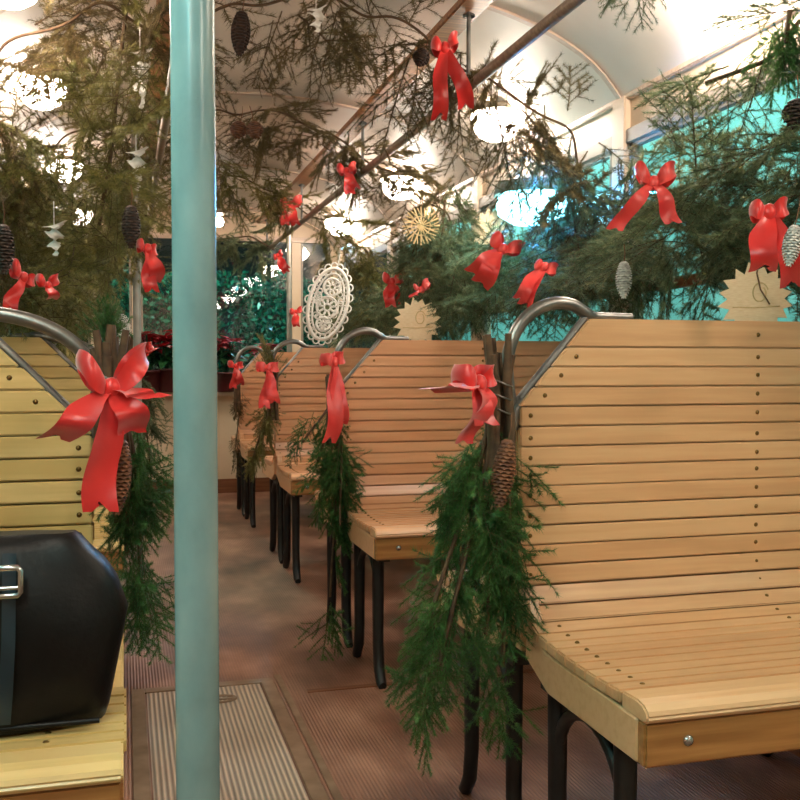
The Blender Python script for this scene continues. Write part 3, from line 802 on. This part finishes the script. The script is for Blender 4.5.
def bow(name, label, loc, rz=0, tilt=0, sc=1.0, seed=0, m='ribbon', tails=((-.05, .16), (.045, .17)), loops=(1, 1), group='red ribbon bows', ry=0, tw=.036, lift=0):
    r = random.Random(seed)
    t = thing(name, label, 'bow', loc, (ry, tilt, rz), sc, group)
    for s, ls in ((-1, loops[0]), (1, loops[1])):
        if not ls: continue
        path = []; wd = []
        sag = r.uniform(-.012, .02); reach = .066 * (ls * .85 + .12) * r.uniform(.9, 1.1)
        for k in np.linspace(0, 1, 22):
            w = 2 * math.pi * k
            x = s * (.006 + reach * (1 - math.cos(w)) / 2)
            yy = -.038 * math.sin(w) * (.6 + .5 * ls) - .004
            z = (.03 + lift) * (1 - math.cos(w)) / 2 * ls + sag * math.sin(w / 2)
            path.append((x, yy, z))
            wid = .018 + .034 * math.sin(min(1, (1 - math.cos(w)) / 2 * 1.0) * math.pi * .86) ** .8
            wid *= .55 + .5 * ls
            wd.append((wid, (s * -.1, .12 * math.sin(w), 1)))
        ribbon(path, wd, curl=.12).build('loop', M[m], t)
    mb = MB(); mb.lathe([(.001, -.017), (.009, -.014), (.014, -.005), (.0145, .004), (.009, .014), (.001, .017)], 14); o = mb.build('knot', M[m], t); o.location = (0, -.018, 0); o.scale = (1, .85, 1)
    for (dx, dz) in tails:
        path = []; wd = []; ph = r.uniform(0, 6)
        n = 20
        for i in range(n):
            k = i / (n - 1)
            path.append((dx * k ** .8 + .008 * math.sin(ph + k * 6) * k, -.018 - .03 * math.sin(k * 2.6) - .012 * math.sin(ph + 7 * k) * k, -dz * k))
            wd.append((.016 + (tw - .016) * min(1, k * 2.5), (1, .5 * math.sin(ph + 3 * k), dx * 1.6)))
        mb = ribbon(path, wd, curl=.1)
        # swallow-tail notch: pull the middle of the last row back
        mid = len(mb.v) - 3; p = Vector(mb.v[mid]); q = Vector(mb.v[mid - 5]); mb.v[mid] = tuple(p + (q - p) * 1.6)
        mb.build('tail', M[m], t)
    return t
# big ones on the benches
bow('ribbon_bow', 'big red satin bow with long tails on the left bench end', at(110, 388, 1.58), .15, 0, 1.0, 3, 'ribbon', ((-.085, .075), (-.022, .185), (.062, .015), (.035, .07)), (.62, .7), tw=.052, lift=.05)
bow('ribbon_bow', 'red bow turned sideways on the spruce bunch of the nearest right bench', at(474, 384, 1.6), .2, 0, 1.0, 5, 'ribbon', ((-.1, .008), (-.035, .1), (.0, .07)), (.42, .25), tw=.05)
bow('ribbon_bow', 'red bow with long tail at the edge of the second right bench', at(332, 362, 3.12), .3, 0, 1.0, 7, 'ribbon_pink', ((-.03, .26), (.0, .2)), (.5, .4), tw=.05)
bow('ribbon_bow', 'coral red bow with trailing tails at the edge of the third right bench', at(267, 368, 4.6), .2, 0, 1.1, 8, 'ribbon_pink', ((-.03, .17), (.01, .15)), (.55, .55), tw=.05)
bow('ribbon_bow', 'small red bow on the farthest right bench beside the teal pole', at(235, 366, 6.2), .1, 0, 1.0, 9, 'ribbon', ((-.02, .14), (.02, .12)), (.6, .6), tw=.05)
# high up and along the windows
bow('ribbon_bow', 'red bow with two long tails hanging on the handrail near the ceiling', at(445, 50, 2.86), -.3, 0, 1.15, 11, 'ribbon', ((-.02, .19), (.055, .16)), (.4, .35), tw=.042)
bow('ribbon_bow', 'small red bow on the second ceiling garland right of the teal pole', at(347, 172, 4.28), -.3, 0, 1.05, 12, 'ribbon', ((.02, .1), (.035, .08)), (.5, .5), tw=.045)
bow('ribbon_bow', 'faded red bow on the third ceiling garland before the back wall', at(291, 205, 5.9), -.2, 0, 1.3, 13, 'ribbon_pink', ((-.03, .1), (.02, .1)), (.6, .6), tw=.045)
bow('ribbon_bow', 'little red bow below the third ceiling garland, above thin grey pole', at(278, 256, 5.9), -.2, R(-15), .95, 14, 'ribbon', ((.02, .12), (.03, .1)), (.3, .3), tw=.05)
bow('ribbon_bow', 'coral bow with spread tails on the garland of the nearest right window', atx(654, 184, 1.2), -.5, 0, 1.0, 15, 'ribbon_pink', ((-.085, .11), (.045, .1)), (.6, .65), tw=.04)
bow('ribbon_bow', 'long hanging red bow at the right edge above the wooden star', atx(768, 214, 1.17), -.5, 0, 1.0, 16, 'ribbon', ((-.02, .11), (.045, .14)), (.35, .35), tw=.05)
bow('ribbon_bow', 'coral bow tilted beside the cream star in the second right window', atx(503, 250, 1.22), -.5, R(35), 1.25, 17, 'ribbon_pink', ((-.02, .1), (.01, .11)), (.5, .5), tw=.055)
bow('ribbon_bow', 'narrow coral bow below the blue light on the second window garland', atx(545, 268, 1.22), -.5, R(25), 1.0, 18, 'ribbon_pink', ((-.01, .13), (-.03, .12)), (.3, .4), tw=.045)
bow('ribbon_bow', 'red bow above the handle of the second right bench', atx(393, 282, 1.22), -.4, 0, 1.2, 19, 'ribbon', ((-.01, .1), (.015, .09)), (.45, .45), tw=.05)
bow('ribbon_bow', 'small folded red bow just right of the bow over the second bench', atx(422, 290, 1.2), -.4, R(-20), .9, 20, 'ribbon_pink', ((-.05, .02),), (.3, .5), tw=.05)
bow('ribbon_bow', 'small red bow tied to the far grey pole, left of the big lace doily', at(296, 312, 7.14), -.2, 0, 1.1, 21, 'ribbon', ((0, .1),), (.5, .5), tw=.05)
bow('ribbon_bow', 'dark red bow on the garland at the left edge of the photo', at(22, 278, 2.65), .3, R(10), .9, 22, 'ribbon', ((-.03, .1),), (.5, .3), tw=.04)
bow('ribbon_bow', 'small red bow right of the leftmost one in the left garland', at(47, 286, 2.7), .3, 0, .7, 23, 'ribbon', ((.01, .05),), (.4, .5), tw=.04)
bow('ribbon_bow', 'small red bow hanging by the thin grey pole left of the teal pole', at(146, 250, 2.7), .2, 0, .95, 24, 'ribbon', ((0, .12), (.02, .09)), (.2, .2), tw=.04)
bow('ribbon_bow', 'small red bow right behind the big bow, left of the teal pole', at(145, 353, 4.55), .2, R(-15), 1.0, 25, 'ribbon', ((.05, -.01),), (.3, .5), tw=.05)

# ------------------------------------------------------------------ cones
def cone_mesh(name, L, Rm, m, rows=15, per=8):
    mb = MB()
    mb.lathe([(.001, 0), (Rm * .5, -L * .1), (Rm * .62, -L * .5), (Rm * .3, -L * .9), (.001, -L)], 10, 0)
    for i in range(rows):
        k = (i + .5) / rows
        rr = Rm * (math.sin(math.pi * (k * .84 + .13)) ** .75)
        z = -L * k
        for j in range(per):
            w = 2 * math.pi * (j + .5 * (i % 2)) / per + i * .07
            c, s = math.cos(w), math.sin(w); h = L / rows * 1.5; wd = 1.25 * math.pi * rr / per
            def P(r_, zz, a): return (c * r_ - s * a, s * r_ + c * a, zz)
            o = Rm * .28
            vs = [P(rr * .45, z + h * .45, -wd * .6), P(rr * .45, z + h * .45, wd * .6), P(rr * .95, z - h * .1, wd), P(rr * .95 + o * .35, z - h * .55, 0), P(rr * .95, z - h * .1, -wd), P(rr * .98 + o * .15, z - h * .05, 0)]
            mb.add(vs, [(0, 1, 5), (1, 2, 5), (2, 3, 5), (3, 4, 5), (4, 0, 5)])
    return mb.mesh(name, m)
CM_ = {k: cone_mesh('cone_body', L, Rm, M[mm], rows, per) for k, L, Rm, mm, rows, per in (
    ('long', .13, .021, 'cone', 20, 9), ('white', .10, .022, 'cone_white', 15, 8), ('dark', .10, .022, 'cone_dark', 15, 8), ('round', .05, .026, 'cone', 8, 8), ('rdark', .055, .028, 'cone_dark', 8, 8))}
def cone(kind, label, loc, rot=(0, 0, 0), sc=1.0, cord=.05, group=None):
    t = thing('pine_cone', label, 'cone', loc, rot, sc, group)
    obj('scales', CM_[kind], t)
    MB().tube([(0, 0, -.004), (.003, 0, cord * .5), (0, 0, cord)], .0014, 5).build('cord', M['string'], t)
cone('long', 'long brown spruce cone in the bunch on the nearest right bench', at(508, 440, 1.58), (0, R(8), 0), .95)
cone('long', 'long brown cone under the big red bow on the left bench', at(121, 440, 1.6), (0, R(4), 0), .9)
cone('white', 'whitened cone hanging at the right edge beside the wooden star', at(795, 226, 1.45), (0, R(10), 0), .7, .1)
cone('white', 'whitened cone hanging on the garland left of the nearest window pillar', atx(624, 262, 1.2), (0, 0, 0), .9)
cone('dark', 'dark cone hanging at top right of the teal pole', at(242, 12, 2.9), (0, R(4), 0), 1.25, group=None)
cone('round', 'left one of two brown cones hanging right of the teal pole', at(240, 122, 2.95), (0, R(10), 0), .95)
cone('round', 'right one of two brown cones hanging right of the teal pole', at(253, 122, 2.93), (0, R(-12), 0), .95)
cone('rdark', 'round dark cone left of the red bow on the handrail', at(424, 50, 2.86), (0, R(20), 0), .9)
cone('dark', 'dark cone hanging on the thin grey pole at left', at(131, 206, 2.7), (0, 0, 0), 1.1)
cone('rdark', 'round dark cone at the right edge in the window garland', atx(797, 100, 1.3), (0, 0, 0), 1.0)
cone('dark', 'dark brown cone at the left edge in the spruce garland', at(3, 225, 2.6), (0, 0, 0), 1.2)

# ------------------------------------------------------------------ paper, lace and straw ornaments
def icicle(label, loc, L, sc=1.0, rot=(0, 0, 0)):
    t = thing('crochet_icicle', label, 'ornament', loc, rot, sc, 'white crochet icicles')
    path = []; wd = []
    for i in range(40):
        k = i / 39; w = 9.5 * k
        path.append((.005 * math.sin(w), .004 * math.cos(w), -L * k)); wd.append(((.052 * (1 - k) ** .7 + .008) * (1 + .18 * math.sin(k * 60)), (math.cos(w), math.sin(w), .35)))
    ribbon(path, wd, curl=.3).build('twist', M['lace'], t)
    MB().tube([(0, 0, -.002), (0, 0, .06)], .0012, 5).build('thread', M['lace'], t)
icicle('upper white crochet icicle hanging left of the teal pole', at(140, 50, 2.9), .165)
icicle('lower white crochet icicle hanging left of the teal pole', at(136, 150, 2.9), .115)
icicle('small white crochet icicle in the left garland above the arched handle', at(54, 224, 2.8), .085)
icicle('white crochet ornament at the ceiling garland right of the teal pole', at(316, 8, 2.85), .07)

def lace_doily(label, loc, sc, rot):
    t = thing('lace_doily', label, 'ornament', loc, rot, sc)
    mb = MB()
    def ring(cx, cz, rx, rz, r=.006, n=26):
        mb.tube([(cx + rx * math.cos(w), .004 * math.sin(3 * w), cz + rz * math.sin(w)) for w in np.linspace(0, 2 * math.pi, n + 1)[:-1]], r, 6, closed=True)
    ring(0, 0, .11, .21, .011, 40); ring(0, 0, .085, .18, .006, 40)
    for k in range(22):
        w = 2 * math.pi * k / 22
        ring(.118 * math.cos(w), .222 * math.sin(w), .019, .021, .0045, 12)
        ring(.095 * math.cos(w), .192 * math.sin(w), .013, .016, .004, 10)
    for (cx, cz, a) in ((0, .1, .05), (0, -.02, .062), (0, -.12, .04)):
        ring(cx, cz, a, a, .006)
        for j in range(9):
            w = 2 * math.pi * j / 9
            ring(cx + a * .62 * math.cos(w), cz + a * .62 * math.sin(w), a * .27, a * .27, .0045, 10)
        ring(cx, cz, a * .3, a * .3, .005, 12)
    for j in range(26):
        w = random.uniform(0, 6.28); q = random.uniform(.55, .8)
        ring(.1 * q * math.cos(w), .19 * q * math.sin(w), .014, .014, .0035, 10)
    mb.build('lacework', M['lace'], t)
    MB().tube([(0, 0, .21), (0, 0, .3)], .002, 5).build('thread', M['lace'], t)
lace_doily('large white lace doily hanging before the far right window', at(328, 304, 5.6), 1.0, (0, R(14), R(-12)))
lace_doily('small white lace doily behind the big red bow at left', at(122, 330, 6.6), .42, (0, 0, 0))

def star_poly(n, r0, r1, seed=0):
    r = random.Random(seed)
    return [((r0 if i % 2 == 0 else r1) * r.uniform(.93, 1.05) * math.cos(math.pi * i / n + .2), (r0 if i % 2 == 0 else r1) * r.uniform(.93, 1.05) * math.sin(math.pi * i / n + .2)) for i in range(2 * n)]
def sun(label, loc, size, rz=-.45, cordpts=None):
    t = thing('wooden_star', label, 'ornament', loc, (0, 0, rz), size)
    MB().prism(star_poly(16, 1.0, .76, 4), 'y', -.02, .02).build('star_plate', M['star'], t, .006)
    mb = MB(); mb.tube([(.10 + .22 * math.cos(w) * (1 - w * .05), -.028, .16 + .3 * math.sin(w) * (1 - w * .05)) for w in np.linspace(.3, 7.2, 30)], .018, 6)
    mb.tube([(-.62, -.026, -.22), (0, -.026, -.24), (.62, -.026, -.2)], .014, 6)
    mb.build('engraved_curl', M['straw'], t)
    mb = MB(); mb.tube(cordpts or [(.1, -.04, .9), (.0, -.06, 1.3), (.05, -.02, 1.8)], .022, 6); mb.build('cord', M['string'], t)
sun('pale jagged wooden star hanging just above the nearest right bench', at(756, 299, 1.86), .08, cordpts=[(.35, -.05, -.15), (.1, -.08, .25), (.0, -.08, .7), (.06, -.06, 1.0), (.08, 0, 1.5)])
sun('pale wooden star peeping above the top of the second right bench', at(418, 322, 4.2), .11)
sun('pale wooden star on the pillar left of the second right window', at(492, 230, 4.3), .105)

def straw_star(label, loc, size, rz):
    t = thing('straw_star', label, 'ornament', loc, (0, 0, rz), size)
    mb = MB()
    for k in range(16):
        w = math.pi * k / 8
        mb.tube([(0, 0, 0), (math.cos(w), 0, math.sin(w))], [.03, .05], 5)
        mb.tube([(math.cos(w) * .5, -.03, math.sin(w) * .5), (math.cos(w + .2) * .95, -.03, math.sin(w + .2) * .95)], .03, 5)
    mb.tube([(.5 * math.cos(w), -.04, .5 * math.sin(w)) for w in np.linspace(0, 2 * math.pi, 17)[:-1]], .03, 5, closed=True)
    mb.build('rays', M['straw'], t)
    MB().tube([(0, 0, .6), (.1, 0, 1.7)], .02, 5).build('thread', M['string'], t)
straw_star('golden straw star on the garland below the lamp beside the pillar', at(421, 226, 4.2), .085, -.4)

# ------------------------------------------------------------------ black handbag on the left bench
t = thing('handbag', 'black leather handbag with steel buckle on the left bench seat', 'handbag', (-.205, 1.42, .505))
def lofted(rows, n=40, p=3.2):
    "rows: (z, half width, half depth, shift x)"
    mb = MB(); vs = []
    for z, hw, hd, sx in rows:
        for k in range(n):
            w = 2 * math.pi * k / n; c, s = math.cos(w), math.sin(w)
            vs.append((sx + hw * math.copysign(abs(c) ** (2 / p), c), hd * math.copysign(abs(s) ** (2 / p), s) + .004 * math.sin(5 * w + z * 30), z))
    m = len(rows)
    fs = [(i * n + k, i * n + (k + 1) % n, (i + 1) * n + (k + 1) % n, (i + 1) * n + k) for i in range(m - 1) for k in range(n)]
    mb.add(vs, fs, 0, True); mb.add(vs[:n], [tuple(range(n))]); mb.add(vs[-n:], [tuple(range(n))])
    return mb
lofted([(0, .168, .055, 0), (.004, .176, .064, 0), (.02, .182, .07, 0), (.06, .19, .074, 0), (.11, .2, .075, 0), (.15, .207, .07, 0), (.19, .194, .062, 0), (.215, .178, .054, 0), (.235, .158, .046, 0), (.25, .146, .036, 0), (.257, .138, .02, 0)]).build('body', M['leather'], t)
mb = MB(); mb.tube([(.172 * math.cos(w), -.066 * (1 if 1 else 0), .012 + .0 * w) for w in np.linspace(.2, 2.9, 12)], .004, 6); mb.build('piping', M['leather'], t)
mb = MB(); mb.tube([(-.08, -.02, .245), (-.085, -.03, .31), (-.04, -.035, .37), (.0, -.035, .37), (.04, -.03, .3), (.045, -.02, .245)], .008, 10); hdl = mb.build('carry_handle', M['leather'], t)
hdl.location = (-.12, 0, 0)
def strap_part(x):
    mb = ribbon([(x, -.056, .24), (x, -.066, .2), (x, -.081, .13), (x - .004, -.083, .06), (x - .008, -.075, .02)], [(.017, (1, 0, 0))] * 5, curl=.05)
    st = mb.build('strap', M['strap'], t)
    mb = MB()
    a, b, z0, z1 = x - .016, x + .016, .19, .226
    q = [(a, z0), (b, z0), (b, z1), (a, z1)]; pts = []
    for i in range(4):
        p, n_ = q[i], q[(i + 1) % 4]
        for k in (.12, .5, .88): pts.append((p[0] + (n_[0] - p[0]) * k, -.084, p[1] + (n_[1] - p[1]) * k))
    mb.tube(pts, .0042, 8, closed=True); mb.tube([(a, -.084, .2), (b, -.084, .2)], .003, 8)
    mb.build('buckle', M['steel'], st)
strap_part(.058); strap_part(-.12)

# ------------------------------------------------------------------ poinsettias on the end shelf
def poinsettia(x, label, sc=1.0, seed=0):
    r = random.Random(seed)
    t = thing('poinsettia', label, 'plant', (x, 7.615, .79), (0, 0, r.uniform(0, 6)), sc, 'poinsettias on the back shelf')
    MB().lathe([(.001, 0), (.05, 0), (.055, .01), (.066, .1), (.07, .1), (.07, .112), (.06, .112), (.058, .1), (.001, .1)], 20).build('pot', M['pot'], t)
    lf = MB(); br = MB(); st = MB()
    def leaf(mb, b, w, el, L, wd):
        d = Vector((math.cos(w) * math.cos(el), math.sin(w) * math.cos(el), math.sin(el))); s = Vector((-math.sin(w), math.cos(w), 0)); b = Vector(b)
        mb.add([b, b + d * L * .4 + s * wd, b + d * L - Vector((0, 0, .02)), b + d * L * .4 - s * wd, b + d * L * .5 + Vector((0, 0, -.008))], [(0, 1, 4), (1, 2, 4), (2, 3, 4), (3, 0, 4)])
    for h in range(7):
        w = h * 2.4; rr = .03 + .05 * (h % 3) / 2; hd = (rr * math.cos(w), rr * math.sin(w), .24 + r.uniform(-.04, .06))
        st.tube([(rr * .2 * math.cos(w), rr * .2 * math.sin(w), .1), hd], .004, 5)
        for k in range(9): leaf(br, hd, k * .7 + r.uniform(0, .3), r.uniform(-.1, .6), r.uniform(.06, .085), .02)
        for k in range(6): leaf(lf, (hd[0] * .7, hd[1] * .7, hd[2] - .06), k * 1.05 + r.uniform(0, .5), r.uniform(-.5, .2), r.uniform(.07, .1), .024)
    st.build('stem', M['leafgreen'], t); lf.build('leaves', M['leafgreen'], t); br.build('bracts', M['petal'], t)
for i, (u, lab) in enumerate(((150, 'crimson poinsettia on the back shelf just right of the big bow'), (170, 'crimson poinsettia on the back shelf left of the teal pole'), (226, 'dark red poinsettia on the back shelf right of the teal pole'), (262, 'rightmost crimson poinsettia on the back shelf, behind far bench'))):
    poinsettia(at(u, 390, 7.615).x, lab, (1.5, 1.6, 1.35, 1.2)[i], i)

# ------------------------------------------------------------------ shrubs outside the back window
def shrub(x, y, z, rad, label, n, seed):
    r = np.random.default_rng(seed)
    t = thing('shrub', label, 'shrub', (x, y, -1.0), group='shrubs outside the back window')
    d = r.normal(size=(n, 3)); d /= np.linalg.norm(d, axis=1)[:, None]
    c = np.array([0, 0, z + 1.0]) + d * np.array(rad) * r.uniform(.55, 1, n)[:, None] ** .5
    a = r.normal(size=(n, 3)); a /= np.linalg.norm(a, axis=1)[:, None]
    b = np.cross(a, r.normal(size=(n, 3))); b /= np.linalg.norm(b, axis=1)[:, None]
    s = r.uniform(.02, .045, n)[:, None]
    V = np.stack([c - a * s, c + b * s * .5, c + a * s, c - b * s * .5], 1).reshape(-1, 3)
    i4 = np.arange(n) * 4
    Fc = np.concatenate([np.stack([i4, i4 + 1, i4 + 2], 1), np.stack([i4, i4 + 2, i4 + 3], 1)])
    obj('foliage', tri_mesh('foliage', V, Fc, np.zeros(len(Fc), int), [M['shrubleaf']]), t)
    MB().tube([(0, 0, 0), (.02, 0, (z + 1) * .5), (0, .02, z + 1)], [.05, .035, .02], 8).build('trunk', M['bark'], t)
M['shrubleaf'] = vary(mat('glossy_shrub_leaf', (20, 90, 70), .25), [(12, 60, 50), (40, 130, 100)], nscale=12, rand=.2)
for i, (u, v, y_, rad, lab) in enumerate(((160, 330, 9.4, (.6, .4, .55), 'dark shrub outside back window, left of the teal pole'), (232, 330, 9.6, (.62, .4, .6), 'dark shrub with green glints outside, right of the teal pole'),
        (285, 325, 9.9, (.5, .4, .55), 'dark shrub outside, behind the thin grey pole by the far bench'), (90, 320, 9.7, (.6, .4, .7), 'dark shrub outside at far left behind the left windows'))):
    p = at(u, v, y_); shrub(p.x, p.y, p.z, rad, lab, 2600, i)
point('shrub_fill_green', (.25, 8.6, 2.4), 36, (.35, 1, .75), .05)  # added light for green glints on the shrub leaves
point('shrub_fill_blue', (1.3, 8.7, 2.1), 20, (.3, .75, 1), .05)  # second added light, bluish glints on the shrubs

# ------------------------------------------------------------------ fill from the unseen front half of the car
area('teal_fill_left', (XL + .1, .2, 1.75), (0, R(-68), 0), .25, 12, (.38, .98, .95), .9)  # added teal fill for the pole and left bench, no lamp there
w = bpy.data.worlds.new('night_sky'); scn.world = w; w.use_nodes = True
w.node_tree.nodes['Background'].inputs[0].default_value = (.02, .045, .06, 1); w.node_tree.nodes['Background'].inputs[1].default_value = .6
scn.view_settings.view_transform = 'Standard'
scn.view_settings.exposure = 0.25
